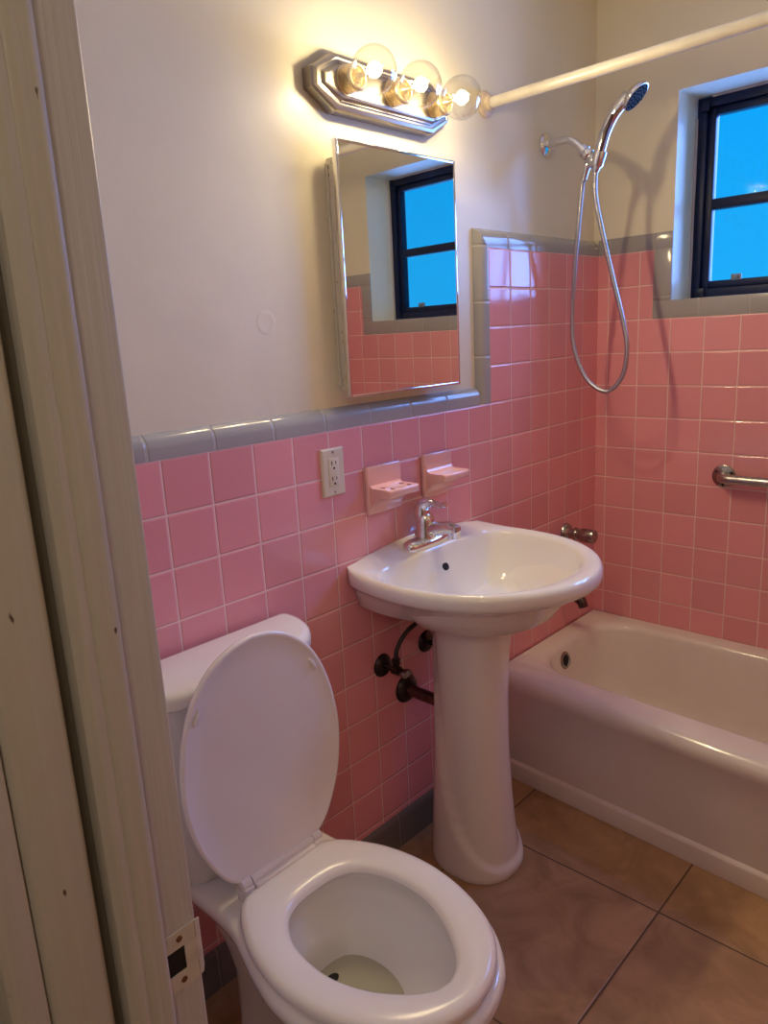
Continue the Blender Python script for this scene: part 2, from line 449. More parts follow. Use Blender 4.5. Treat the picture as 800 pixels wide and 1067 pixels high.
for x, z in ((WX0 + .036, WZ0 + .022), (WX0 + .026, WZ1 - .03), (WX1 - .036, WZ0 + .022), (WX1 - .026, WZ1 - .03)):
    bm = bmesh.new(); box(bm, (x - .016, FY0 - .006, z - .014), (x + .016, FY0 + .004, z + .014), .003)
    lathe(bm, (x, FY0 - .006, z), (0, -1, 0), [(.008, 0), (.008, .004), (.003, .005), (0, .005)], 14)
    o = obj('hinge', bm, M['navy'], win); o['kind'] = 'structure'
bm = bmesh.new()
for x in (WX0 + .0025, WX1 - .0025): tube(bm, [(x, FY0 - .002, WZ0 + .002 + .0622 * i) for i in range(10)], [.0045 + .0015 * random.random() for _ in range(10)], 8)
tube(bm, [(WX0 + .05 * i, FY0 - .002, WZ0 + .002) for i in range(1, 21)], [.003 + .001 * random.random() for _ in range(20)], 8)
tube(bm, [(WX0 + .05 * i, FY0 - .002, WZ1 - .002) for i in range(1, 21)], [.004 + .002 * random.random() for _ in range(20)], 8)
o = obj('caulk', bm, M['caulk'], win); o['kind'] = 'structure'

# ------------------------------------------------------------------ bathtub
TUBL = 'white enamelled bathtub built in under the window against pink tiles'
tub = thing('bathtub', TUBL, 'bathtub', (.76, -.35, 0))
def yf(x): return -.655 - .058 * x                     # apron face line, slightly out of square
def rrect(x0, x1, yb, yfront, r, n=10, z=0.0, skew=0.0):
    """rounded rectangle, counter clockwise, radii r = (back-left, back-right, front-right, front-left)"""
    pts = []
    cs = [((x0, yb), r[0], PI, PI / 2), ((x1, yb), r[1], PI / 2, 0), ((x1, yfront), r[2], 0, -PI / 2), ((x0, yfront), r[3], -PI / 2, -PI)]
    sg = [(1, -1), (-1, -1), (-1, 1), (1, 1)]
    for ((cx, cy), rr, a0, a1), (sx_, sy_) in zip(cs, sg):
        for k in range(n + 1):
            a = a0 + (a1 - a0) * k / n
            pts.append(V(cx + sx_ * rr + rr * math.cos(a), cy + sy_ * rr + rr * math.sin(a), z))
    # extra points along each side keep the loft even
    out = []
    m = len(pts)
    for i, p in enumerate(pts):
        out.append(p); q = pts[(i + 1) % m]
        if i % (n + 1) == n:
            for k in range(1, 8): out.append(p.lerp(q, k / 8))
    if skew:
        for p in out:
            t = max(0.0, min(1.0, (yb - p.y) / (yb - yfront)))
            p.y -= skew * p.x * t
    return out
def tub_ring(i_l, i_b, i_f, i_r, z, rad):
    return rrect(.002 + i_l, W - .006 - i_r, -.001 - i_b, -.655 + i_f, rad, z=z, skew=.058)
t0 = .004
small = (.003, .003, .003, .003)
rings = [
    tub_ring(t0, t0, -.010, t0, .001, small), tub_ring(t0, t0, -.010, t0, .052, small), tub_ring(t0, t0, -.008, t0, .058, small), tub_ring(t0, t0, .000, t0, .064, small),
    tub_ring(t0, t0, .004, t0, .20, small), tub_ring(t0, t0, .000, t0, .285, small), tub_ring(t0, t0, -.006, t0, .305, small),
    tub_ring(t0, t0, -.009, t0, .322, small), tub_ring(t0, t0, -.006, t0, .338, small), tub_ring(t0, t0, .004, t0, .351, small), tub_ring(t0, t0, .018, t0, .358, small), tub_ring(t0, t0, .034, t0, .3605, small)]
ri = lambda r: (r, r, r, r)
rings += [
    tub_ring(.032, .048, .092, .060, .360, ri(.15)), tub_ring(.046, .058, .106, .072, .3575, ri(.15)), tub_ring(.061, .066, .117, .082, .350, ri(.148)), tub_ring(.068, .071, .124, .090, .337, ri(.145)),
    tub_ring(.078, .077, .131, .11, .29, ri(.14)), tub_ring(.096, .088, .142, .15, .20, ri(.13)), tub_ring(.116, .10, .155, .20, .12, ri(.12)), tub_ring(.135, .115, .17, .235, .085, ri(.11)), tub_ring(.165, .14, .195, .27, .066, ri(.09)), tub_ring(.21, .18, .235, .32, .060, ri(.07))]
bm = bmesh.new(); loft(bm, rings, True, True, True)
obj('tub_body', bm, M['porcelain_tub'], tub, auto=50)
# overflow plate on the inner end wall
bm = bmesh.new(); n = V(.97, 0, .2).normalized(); oc = V(.0775, -.348, .298)
lathe(bm, oc, n, [(.030, -.002), (.030, .003), (.026, .006), (.021, .006), (.019, .003), (.0, .003)], 28)
ov = obj('overflow_plate', bm, M['chrome_old'], tub)
bm = bmesh.new(); lathe(bm, oc + n * .0032, n, [(.0185, 0), (.0185, .0006), (0, .0006)], 24)
obj('overflow_opening', bm, M['black'], ov)

# ------------------------------------------------------------------ toilet
TY = -1.729
toi = thing('toilet', 'white two-piece toilet with its lid raised, beside the doorway', 'toilet', (.35, TY, 0))
def half_outline(ctrl, n): return resample(catmull([(x, y, 0) for x, y in ctrl], 10), n)
def closed(ctrl, n=40, cy=TY, x0=.25):
    h = half_outline(ctrl, n)
    a = [V(x0 + p.x, cy + p.y, 0) for p in h]
    b = [V(x0 + p.x, cy - p.y, 0) for p in reversed(h)]
    if h[-1].y < 1e-5: b = b[1:]
    if h[0].y < 1e-5: b = b[:-1]
    return a + b
def offset_ring(r, d, z):
    n = len(r); out = []
    for i in range(n):
        t = r[(i + 1) % n] - r[(i - 1) % n]
        if t.length < 1e-9: t = V(1, 0, 0)
        nn = V(-t.y, t.x, 0).normalized()
        out.append(V(r[i].x, r[i].y, 0) + nn * d + V(0, 0, z))
    return out
SEATO = [(0, .0), (0, .05), (.003, .096), (.022, .122), (.06, .147), (.12, .172), (.205, .185), (.295, .175), (.375, .145), (.426, .10), (.453, .05), (.462, 0)]
HOLE = [(.084, 0), (.088, .045), (.108, .082), (.155, .109), (.215, .118), (.27, .112), (.325, .09), (.372, .056), (.397, .026), (.404, 0)]
so = closed(SEATO); ho = closed(HOLE)
# orientation test so offset_ring(+) always shrinks
def area(r): return sum(a.x * b.y - b.x * a.y for a, b in zip(r, r[1:] + r[:1])) / 2
sgn = 1 if area(so) > 0 else -1
def off(r, d, z): return offset_ring(r, d * sgn, z)
SB = .408
bm = bmesh.new()
loft(bm, [off(so, .006, SB), off(so, 0, SB + .004), off(so, -.001, SB + .012), off(so, .003, SB + .019), off(so, .012, SB + .023), off(so, .03, SB + .0245),
          off(ho, -.026, SB + .0235), off(ho, -.010, SB + .021), off(ho, -.003, SB + .016), off(ho, 0, SB + .008), off(ho, -.004, SB)], True, loop=True)
obj('seat', bm, M['plastic'], toi)
# lid, raised and leaning back to the cistern
tilt = math.radians(3.2); HX, HZ = .236, .438
def stand(p, t):              # p in seat plan, t = out of the underside
    s = p.x - .25 + .002
    return V(HX - s * math.sin(tilt) + t * math.cos(tilt), p.y, HZ + s * math.cos(tilt) + t * math.sin(tilt))
def lid_ring(d, t): return [stand(p, t) for p in off(so, d, 0)]
lo_ = closed([(x * 1.005, y * .985) for x, y in SEATO]); so_b = so
bm = bmesh.new()
loft(bm, [lid_ring(.05, -.012), lid_ring(.012, -.0095), lid_ring(.003, -.006), lid_ring(0, .001), lid_ring(.0015, .0055), lid_ring(.005, .007), lid_ring(.009, .0065), lid_ring(.013, .0045), lid_ring(.05, .0045)], True, True, True)
lid = obj('lid', bm, M['plastic'], toi, auto=60)
for s in (-1, 1):
    bm = bmesh.new(); c = V(.25 + .355, TY + s * .140, 0)
    a = stand(c + V(-.012, 0, 0), .004); b = stand(c + V(.012, -s * .012, 0), .004)
    tube(bm, [a, a.lerp(b, .5) + V(.003, 0, 0), b], [.003, .0042, .003], 12)
    obj('bumper', bm, M['plastic'], lid)
for s in (-1, 1):
    bm = bmesh.new()
    tube(bm, [(.241, TY + s * .076, .4385), (.241, TY + s * .078, .4385), (.241, TY + s * .097, .4385), (.241, TY + s * .099, .4385)], [.009, .0115, .0115, .009], 18)
    box(bm, (.226, TY + s * .0865 - .012, .399), (.256, TY + s * .0865 + .012, .436), .004)
    obj('hinge', bm, M['plastic'], toi)
bm = bmesh.new(); tube(bm, [(.243, TY - .075, .439), (.243, TY + .075, .439)], .0092, 18)
box(bm, (.242, TY - .074, .418), (.262, TY + .074, .437), .004)
obj('hinge_bar', bm, M['plastic'], toi)
# bowl: one surface from foot to rim and down the inside
def outl(c): return closed(c, 40, TY, 0)
RIM = [(.05, 0), (.05, .09), (.056, .128), (.10, .142), (.20, .142), (.27, .148), (.33, .166), (.40, .186), (.46, .194), (.55, .188), (.63, .158), (.69, .105), (.716, .05), (.724, 0)]
MID = [(.06, 0), (.06, .06), (.07, .085), (.12, .092), (.20, .090), (.28, .105), (.34, .130), (.41, .150), (.47, .155), (.54, .147), (.60, .125), (.645, .085), (.665, .04), (.672, 0)]
LOW = [(.12, 0), (.12, .04), (.13, .062), (.17, .070), (.23, .070), (.29, .076), (.34, .086), (.40, .097), (.44, .100), (.49, .095), (.53, .08), (.555, .055), (.568, .025), (.572, 0)]
FOOT = [(.14, 0), (.14, .05), (.15, .078), (.19, .088), (.24, .088), (.30, .092), (.35, .100), (.41, .108), (.46, .109), (.51, .104), (.55, .09), (.58, .06), (.594, .03), (.598, 0)]
def zz(r, z): return [V(p.x, p.y, z) for p in r]
rim, mid, low, foot = (outl(c) for c in (RIM, MID, LOW, FOOT))
def mixr(a, b, t): return [p.lerp(q_, t) for p, q_ in zip(a, b)]
inn = [off(ho, d, 0) for d in (-.020, -.014, .0)]
def inner_s(cx, k, z):
    return [V(cx + (p.x - .47) * k, TY + (p.y - TY) * k, z) for p in ho]
bm = bmesh.new()
loft(bm, [zz(foot, 0.001), zz(foot, .03), zz(mixr(foot, low, .6), .045), zz(low, .10), zz(low, .16), zz(mixr(low, mid, .3), .22), zz(mixr(low, mid, .75), .28), zz(mid, .315),
          zz(mixr(mid, rim, .55), .345), zz(mixr(mid, rim, .92), .368), zz(rim, .382), zz(rim, .392), off(rim, .004, .401), off(rim, .012, .405),
          off(ho, -.024, .405), off(ho, -.018, .402), off(ho, -.017, .39), off(ho, -.022, .372), off(ho, -.016, .35), inner_s(.47, .95, .32), inner_s(.452, .80, .285), inner_s(.435, .64, .255), inner_s(.425, .54, .235), inner_s(.415, .40, .20), inner_s(.40, .25, .17)], True, True, True)
obj('bowl', bm, M['porcelain'], toi, auto=60)
bm = bmesh.new()
loft(bm, [inner_s(.4335, .645, .252), inner_s(.432, .60, .247)], True, True, True)
obj('water', bm, M['water'], toi, smooth=False)
bm = bmesh.new(); lathe(bm, (.378, TY - .012, .2522), (0, 0, 1), [(.017, 0), (.017, .0006), (.0, .0006)], 24, sy=.6)
obj('drain_opening', bm, M['black'], toi)
# cistern and its lid
def tank_ring(xb, xf, hw, bow, r, z, n=9):
    pts = []
    K = [((xb, TY + hw), .015, PI / 2, PI), ((xb, TY - hw), .015, PI, 1.5 * PI), ((xf, TY - hw), r, 1.5 * PI, 2 * PI), ((xf, TY + hw), r, 0, PI / 2)]
    S_ = [(1, -1), (1, 1), (-1, 1), (-1, -1)]
    for ((cx, cy), rr, a0, a1), (sx_, sy_) in zip(K, S_):
        for k in range(n + 1):
            a = a0 + (a1 - a0) * k / n
            pts.append(V(cx + sx_ * rr + rr * math.cos(a), cy + sy_ * rr + rr * math.sin(a), z))
    out = []
    for i, p in enumerate(pts):
        out.append(p); q_ = pts[(i + 1) % len(pts)]
        if i % (n + 1) == n:
            for k in range(1, 8): out.append(p.lerp(q_, k / 8))
    for p in out:
        if p.x > (xb + xf) / 2: p.x += bow * (1 - ((p.y - TY) / hw) ** 2)
    return out
bm = bmesh.new()
loft(bm, [tank_ring(.03, .14, .17, .01, .075, .404), tank_ring(.022, .152, .195, .012, .085, .44), tank_ring(.02, .158, .207, .012, .095, .60), tank_ring(.02, .162, .218, .012, .10, .796)], True, True, True)
obj('cistern', bm, M['porcelain'], toi)
bm = bmesh.new()
loft(bm, [tank_ring(.014, .170, .230, .016, .115, .7965), tank_ring(.012, .176, .236, .016, .125, .80), tank_ring(.012, .176, .236, .016, .125, .814), tank_ring(.014, .174, .234, .016, .123, .822), tank_ring(.020, .168, .228, .016, .118, .828), tank_ring(.030, .158, .218, .014, .108, .8305)], True, True, True)
obj('cistern_lid', bm, M['porcelain'], toi)

# ------------------------------------------------------------------ pedestal basin
SY = -1.008
sink = thing('pedestal_sink', 'white porcelain pedestal sink between the toilet and the bathtub', 'sink', (.2, SY, 0))
NF, NB = 61, 20
def fr(ctrl):      # (x, half width) from wall to front centre, mirrored; then closed along the wall
    h = resample(catmull([(x, y, 0) for x, y in ctrl], 10), (NF + 1) // 2)
    front = [V(p.x, SY - p.y, 0) for p in h] + [V(p.x, SY + p.y, 0) for p in reversed(h[:-1])]
    a, b = front[-1], front[0]
    return front, [a.lerp(b, k / (NB + 1)) for k in range(1, NB + 1)]
def ring(ctrl, zfun, backx=None):
    f, b = fr(ctrl)
    pts = f + b
    if backx is not None:
        for p in b: p.x = backx
    return [V(p.x, p.y, zfun(p)) for p in pts]
def arch(p): return .874 + .026 * max(0.0, 1 - ((p.y - SY) / .26) ** 2)       # back edge rises at its middle
def topz(base):
    def f(p):
        k = max(0.0, 1 - (p.x / .12)) ** 1.5
        return base * (1 - k) + arch(p) * k
    return f
OUT = [(.002, .272), (.012, .279), (.04, .288), (.10, .298), (.17, .302), (.24, .297), (.31, .280), (.38, .243), (.44, .188), (.485, .118), (.507, .055), (.513, 0)]
def shrink(c, d, xk=1.0):
    cx = .17
    return [(max(.002, cx + (x - cx) * (1 - d / .34)), y * (1 - d / .30)) for x, y in c]
INB = [(.082, 0), (.080, .10), (.072, .16), (.072, .206), (.090, .242), (.13, .264), (.18, .269), (.24, .262), (.30, .243), (.36, .205), (.41, .150), (.441, .078), (.449, 0)]
def inring(k, cx, z, dropback=0.0):
    """closed inner outline matched point for point to the outer rings"""
    h = resample(catmull([(x, y, 0) for x, y in INB], 10), 121)
    # split: front run starts at the back corner
    i0 = next(i for i, p in enumerate(h) if p.y > .205)
    hf = resample(h[i0:], (NF + 1) // 2); c = h[i0]
    front = [V(p.x, SY - p.y, 0) for p in hf] + [V(p.x, SY + p.y, 0) for p in reversed(hf[:-1])]
    hb = h[:i0 + 1]
    full = [V(p.x, SY + p.y, 0) for p in reversed(hb)] + [V(p.x, SY - p.y, 0) for p in hb[1:]]
    back = resample(full, NB + 2)[1:-1]
    pts = front + back
    out = []
    for p in pts:
        q_ = V(cx + (p.x - cx) * k, SY + (p.y - SY) * k, 0)
        zz_ = z(q_) if callable(z) else z
        out.append(V(q_.x, q_.y, zz_))
    return out
def inz(base): 
    def f(p):
        k = max(0.0, 1 - max(0, p.x - .08) / .10)
        return base + .016 * k * max(0.0, 1 - ((p.y - SY) / .26) ** 2)
    return f
BOT = [(.002, .236), (.06, .233), (.12, .216), (.18, .188), (.24, .142), (.285, .096), (.315, .046), (.324, 0)]
def botz(p): return .020 * max(0.0, 1 - p.x / .2)
MIDU = [(.002, .246), (.06, .252), (.13, .254), (.20, .247), (.27, .216), (.34, .170), (.39, .116), (.42, .055), (.43, 0)]
bm = bmesh.new()
rings = [ring(shrink(BOT, .10), lambda p: .730), ring(shrink(BOT, .012), lambda p: .733 + botz(p)), ring(BOT, lambda p: .740 + botz(p)), ring(MIDU, lambda p: .785 + botz(p) * .6), ring(shrink(OUT, .020), lambda p: .816), ring(shrink(OUT, .008), lambda p: .823),
         ring(shrink(OUT, .001), lambda p: .831), ring(OUT, topz(.842)), ring(shrink(OUT, .0015), topz(.852)), ring(shrink(OUT, .006), topz(.8605)), ring(shrink(OUT, .014), topz(.8645)),
         inring(1.05, .22, inz(.860)), inring(1.02, .22, inz(.8565)), inring(1.0, .22, inz(.851)), inring(.98, .225, inz(.838)), inring(.93, .23, .805), inring(.85, .235, .765), inring(.72, .24, .728), inring(.52, .24, .705), inring(.28, .24, .695), inring(.08, .24, .692)]
loft(bm, rings, True, True, True)
basin = obj('basin', bm, M['porcelain'], sink, auto=70)
bm = bmesh.new(); lathe(bm, (.24, SY, .6925), (0, 0, 1), [(.022, 0), (.022, .003), (.016, .0045), (.0, .0045)], 24)
obj('drain', bm, M['chrome'], basin)
bm = bmesh.new(); lathe(bm, (.1135, SY - .022, .8275), (.9, 0, .42), [(.010, -.004), (.010, .0012), (0, .0012)], 20, sy=1.0)
obj('overflow_hole', bm, M['black'], basin)
# pedestal column: D shaped sections, U shaped roll at the foot
PYC = -1.031
def ped(hw, xb, xf, z, e=2.3, n=56):
    cx = (xb + xf) / 2; a = (xf - xb) / 2; pts = []
    for k in range(n):
        t = 2 * PI * k / n
        c, s = math.cos(t), math.sin(t)
        pts.append(V(cx + a * math.copysign(abs(c) ** (2 / e), c), PYC + hw * math.copysign(abs(s) ** (2 / e), s), z))
    return pts
bm = bmesh.new()
def lerp_tab(tab, z):
    for (z0, *a), (z1, *b) in zip(tab, tab[1:]):
        if z <= z1:
            t = (z - z0) / (z1 - z0); return [p_ + (q_ - p_) * t for p_, q_ in zip(a, b)]
    return tab[-1][1:]
TAB = [(0, .108, .08, .310), (.05, .104, .08, .305), (.12, .098, .083, .297), (.22, .091, .088, .289), (.35, .085, .095, .283), (.5, .083, .098, .283), (.62, .085, .097, .288), (.70, .091, .093, .297), (.735, .096, .09, .304)]
zs = [.001, .004] + [.008 + .006 * i for i in range(46)] + [.30 + .03 * i for i in range(15)]
secs = [(*lerp_tab(TAB, z), z) for z in zs]
rings = [ped(*s_) for s_ in secs]
for r_ in rings:                       # the raised U shaped roll round the lower front
    for p in r_:
        th = abs(math.atan2(p.y - PYC, p.x - .19))
        zu = .040 + .15 * (th / 1.57) ** 2.6
        t = max(0, min(1, (zu - p.z) / .022)); t = t * t * (3 - 2 * t)
        d = V(p.x - .19, p.y - PYC, 0).normalized() * .010 * t
        p += d
        if p.z < .005: p -= V(p.x - .19, p.y - PYC, 0).normalized() * .003
loft(bm, rings, True, True, True)
obj('pedestal', bm, M['porcelain'], sink, auto=60)

# faucet on the basin deck
fau = thing('faucet', 'chrome single lever faucet on the back ledge of the sink', 'faucet', (.05, -1.028, .885))
FYC = -1.028
bm = bmesh.new()
def fplate(d, z):
    pts = []
    for k in range(40):
        t = 2 * PI * k / 40; c, s = math.cos(t), math.sin(t)
        e = 2.6
        pts.append(V(.047 + (.030 - d) * math.copysign(abs(c) ** (2 / e), c), FYC + (.082 - d) * math.copysign(abs(s) ** (2 / e), s), z - (.07 * (math.copysign(abs(c) ** (2 / e), c) * .030) if z < .89 else 0)))
    return pts
loft(bm, [fplate(0, .872), fplate(0, .889), fplate(.003, .895), fplate(.010, .899), fplate(.02, .902)], True, True, True)
obj('base_plate', bm, M['chrome'], fau)
bm = bmesh.new()
lathe(bm, (.046, FYC, .898), (0, 0, 1), [(.030, 0), (.029, .01), (.027, .022), (.0255, .04), (.025, .052), (.020, .062), (.0, .065)], 28)
obj('body', bm, M['chrome'], fau)
bm = bmesh.new()
pth = catmull([(.046, FYC, .912), (.085, FYC, .925), (.12, FYC, .933), (.146, FYC, .932)], 6)
tube(bm, pth, [.021 - .0065 * i / (len(pth) - 1) for i in range(len(pth))], 20)
sp_ = obj('spout', bm, M['chrome'], fau)
bm = bmesh.new(); lathe(bm, (.147, FYC, .943), (0, 0, -1), [(.006, 0), (.0125, .003), (.0135, .010), (.0135, .022), (.0115, .023), (.0115, .034), (.009, .034), (.0, .030)], 22)
obj('aerator', bm, M['chrome'], sp_)
bm = bmesh.new()
pth = catmull([(.040, FYC - .002, .945), (.038, FYC - .002, .965), (.042, FYC - .002, .983), (.058, FYC - .001, .992), (.08, FYC, .991), (.100, FYC, .989), (.118, FYC, .995)], 6)
rr_ = [.022, .0215, .019, .0140, .0085, .007, .0075]
rad = [p.x for p in catmull([(r, 0, 0) for r in rr_], 6)]
tube(bm, pth, rad, 20)
obj('lever', bm, M['chrome'], fau)
bm = bmesh.new(); tube(bm, [(.022, FYC, .895), (.022, FYC, .922), (.022, FYC, .928)], [.003, .003, .0055], 12)
obj('lift_rod', bm, M['chrome'], fau)

# shutoff valves and drain under the basin
def stop_valve(y, z, label, hose_pts):
    t = thing('shutoff_valve', label, 'valve', (0, y, z), 'shutoff valves under the sink')
    bm = bmesh.new(); lathe(bm, (0.0005, y, z), (1, 0, 0), [(.032, 0), (.032, .002), (.027, .009), (.014, .013), (.0, .013)], 28)
    obj('escutcheon', bm, M['dark_metal'], t)
    bm = bmesh.new(); tube(bm, [(.01, y, z), (.04, y, z), (.041, y, z), (.062, y, z), (.063, y, z), (.078, y, z)], [.008, .008, .013, .013, .009, .009], 16)
    tube(bm, [(.052, y, z), (.052, y, z + .016), (.052, y, z + .017), (.052, y, z + .032)], [.009, .009, .0115, .0115], 8)
    obj('valve_body', bm, M['dark_metal'], t)
    bm = bmesh.new(); lathe(bm, (.076, y, z), (1, 0, -.1), [(.008, 0), (.017, .002), (.019, .008), (.017, .014), (.006, .017), (0, .017)], 20, sy=.62)
    obj('handle', bm, M['chrome_old'], t)
    bm = bmesh.new(); tube(bm, catmull(hose_pts, 8), .0062, 12)
    obj('supply_hose', bm, M['rubber'], t)
    return t
stop_valve(-1.173, .570, 'dark shutoff valve under the sink, nearer the toilet', [(.052, -1.173, .60), (.053, -1.168, .63), (.058, -1.135, .665), (.07, -1.085, .69), (.08, -1.05, .713)])
stop_valve(-.992, .575, 'dark shutoff valve half hidden behind the sink pedestal', [(.052, -.992, .605), (.052, -.995, .64), (.06, -1.0, .68), (.07, -1.0, .713)])
dr = thing('drain_pipe', 'dark drain pipe running from the pink wall into the pedestal', 'pipe', (0, -1.085, .468))
bm = bmesh.new(); lathe(bm, (0.0005, -1.085, .468), (1, 0, 0), [(.041, 0), (.041, .003), (.034, .012), (.021, .017), (.0, .017)], 30)
obj('escutcheon', bm, M['dark_metal'], dr)
bm = bmesh.new(); tube(bm, [(.012, -1.085, .468), (.05, -1.085, .466), (.14, -1.07, .455)], .0165, 20)
obj('pipe', bm, M['pipe'], dr)

# ------------------------------------------------------------------ things on the tiled wall
ol = thing('wall_outlet', 'ivory double wall outlet on the pink tiles above the toilet tank', 'outlet', (0, -1.3065, 1.115))
bm = bmesh.new()
def rr2(hy, hz, x): return [V(x, -1.3065 + a * hy, 1.115 + b * hz) for a, b in ((-1, -1), (1, -1), (1, 1), (-1, 1))]
loft(bm, [rr2(.0355, .057, .0002), rr2(.0355, .057, .003), rr2(.0335, .055, .0062), rr2(.031, .0525, .0072)], True, True, True)
obj('cover_plate', bm, M['ivory'], ol, auto=20)
bm = bmesh.new(); box(bm, (.006, -1.3065 - .0165, 1.115 - .0335), (.0086, -1.3065 + .0165, 1.115 + .0335), .0008)
rc = obj('receptacle', bm, M['ivory'], ol)
for dz in (.0185, -.0185):
    bm = bmesh.new(); z = 1.115 + dz
    box(bm, (.0080, -1.3065 - .0075, z - .001), (.0090, -1.3065 - .0050, z + .0085)); box(bm, (.0080, -1.3065 + .0050, z + .001), (.0090, -1.3065 + .0072, z + .0080))
    lathe(bm, (.0080, -1.3065, z - .0085), (1, 0, 0), [(.0028, 0), (.0028, .001), (0, .001)], 12)
    obj('socket_holes', bm, M['black'], rc, smooth=False)
for dz in (.0475, -.0475):
    bm = bmesh.new(); lathe(bm, (.0070, -1.3065, 1.115 + dz), (1, 0, 0), [(.0030, 0), (.0028, .0008), (0, .0010)], 12)
    obj('screw', bm, M['screw'], ol)

def ceramic(name, label, cat, y0, y1, z0, z1, holes):
    cy = (y0 + y1) / 2
    t = thing(name, label, cat, (0, cy, z0))
    bm = bmesh.new(); box(bm, (.0003, y0, z0), (.013, y1, z1), .005, 3)
    obj('back_plate', bm, M['pink_c'], t)
    zt = z0 + .069
    # shelf: profile (x, z) swept across, with concave roots above and below
    a, b = y0 + .008, y1 - .006
    up = [(.008, zt + .034), (.0136, zt + .022), (.0148, zt + .012), (.0175, zt + .0045), (.024, zt + .001)]
    pr_ = ([(.008, zt + .012), (.013, zt + .006), (.018, zt + .001), (.026, zt)] if holes else up + [(.034, zt)]) + [(.074, zt), (.0775, zt - .001), (.079, zt - .004), (.0785, zt - .017), (.076, zt - .0195), (.050, zt - .024), (.030, zt - .032), (.018, zt - .045), (.008, zt - .060)]
    bm = bmesh.new()
    def prr(y, s): return [V(x if x < .02 else .02 + (x - .02) * s, y, z) for x, z in pr_]
    loft(bm, [prr(a, .93), prr(a + .0015, .975), prr(a + .005, 1), prr(b - .005, 1), prr(b - .0015, .975), prr(b, .93)], True, True, True)
    sh = obj('shelf', bm, M['pink_c'], t, auto=50)
    if holes:
        for px, py, r in ((.036, a + .022, .0062), (.036, b - .022, .0062), (.064, a + .026, .0062), (.064, b - .024, .0062)):
            bm = bmesh.new(); lathe(bm, (px, py, zt + .0002), (0, 0, 1), [(r, -.002), (r, .0005), (0, .0005)], 16)
            obj('brush_hole', bm, M['brush'], sh)
        bm = bmesh.new(); lathe(bm, (.050, cy, zt - .001), (0, 0, 1), [(.024, 0), (.024, .0018), (.022, .0022), (.0205, .0016), (0, .0014)], 28)
        obj('tumbler_hole', bm, M['recess'], sh)
    else:
        bm = bmesh.new()
        def lip(d, z): return [V(.050 + (.022 - d) * math.copysign(abs(math.cos(q)) ** .6, math.cos(q)), cy + (.044 - d) * math.copysign(abs(math.sin(q)) ** .6, math.sin(q)), z) for q in [2 * PI * k / 40 for k in range(40)]]
        loft(bm, [lip(0, zt - .002), lip(0, zt + .0008), lip(.003, zt + .0018), lip(.006, zt + .0004), lip(.012, zt + .0002)], True, True, True)
        obj('dish_recess', bm, M['recess'], sh)
    return t
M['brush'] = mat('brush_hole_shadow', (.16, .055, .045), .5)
M['recess'] = mat('pale_glaze', (.74, .46, .36), .15)
ceramic('toothbrush_holder', 'pink ceramic toothbrush holder with round holes on the tiles', 'toothbrush holder', -1.202, -1.076, .986, 1.109, True)
ceramic('soap_dish', 'pink ceramic soap dish with scooped tray, above the faucet', 'soap dish', -.985, -.863, .988, 1.107, False)

# medicine cabinet with its mirrored door a little ajar
cab = thing('medicine_cabinet', 'medicine cabinet with chrome-edged mirror door above the sink', 'cabinet', (PLX, -1.04, 1.28))
bm = bmesh.new(); box(bm, (PLX, -1.244, 1.300), (.014, -.856, 1.812), .003)
box(bm, (PLX, -1.249, 1.310), (PLX + .008, -.850, 1.800), .002)
obj('cabinet_body', bm, M['cream_worn'], cab)
ang = math.radians(-1.5)
def mir(bm):
    bmesh.ops.rotate(bm, verts=bm.verts[:], cent=V(.034, -1.054, 0), matrix=Matrix.Rotation(ang, 3, 'Z'))
    return bm
X0, X1 = .020, .0345
ya, yb_, za, zb = -1.2575, -.8500, 1.2845, 1.8435
bm = bmesh.new(); box(bm, (X0, ya + .002, za + .002), (X1 - .004, yb_ - .002, zb - .002), .001)
dr_ = obj('door', mir(bm), M['cream_worn'], cab)
bm = bmesh.new()
w_ = .0065
for lo, hi in (((X0, ya, za), (X1, ya + w_, zb)), ((X0, yb_ - w_, za), (X1, yb_, zb)), ((X0, ya + w_, za), (X1, yb_ - w_, za + w_)), ((X0, ya + w_, zb - w_), (X1, yb_ - w_, zb))):
    box(bm, lo, hi, .0018, 2)
obj('chrome_edge', mir(bm), M['chrome'], dr_)
bm = bmesh.new(); box(bm, (X1 - .0045, ya + .004, za + .004), (X1 - .0012, yb_ - .004, zb - .004))
obj('mirror', mir(bm), M['mirror'], dr_, smooth=False)

# vanity light bar and its three bulbs
LY, LZ = -1.064, 1.962
vl = thing('vanity_light', 'brushed nickel light bar with three sockets above the mirror', 'light fixture', (PLX, LY, LZ))
def octa(hy, hz, cy_, cz_, x):
    return [V(x, LY + y, LZ + z) for y, z in ((-hy, -cz_), (-hy + cy_, -hz), (hy - cy_, -hz), (hy, -cz_), (hy, cz_), (hy - cy_, hz), (-hy + cy_, hz), (-hy, cz_))]
bm = bmesh.new()
loft(bm, [octa(.232, .058, .066, .019, PLX + .0005), octa(.232, .058, .066, .019, .006), octa(.228, .0545, .064, .018, .011), octa(.221, .0475, .060, .016, .014), octa(.218, .0445, .058, .015, .012),
          octa(.210, .037, .052, .012, .013), octa(.203, .031, .046, .010, .019), octa(.197, .026, .042, .008, .021)], True, True, True)
obj('back_plate', bm, M['nickel'], vl, auto=20)
bm = bmesh.new()
for dz in (-.038, .038):
    tube(bm, [(.0125, LY - .155, LZ + dz), (.0135, LY - .15, LZ + dz), (.0135, LY + .15, LZ + dz), (.0125, LY + .155, LZ + dz)], .0026, 10)
obj('ridge', bm, M['nickel'], vl)
BY = (-1.203, -1.052, -.900)
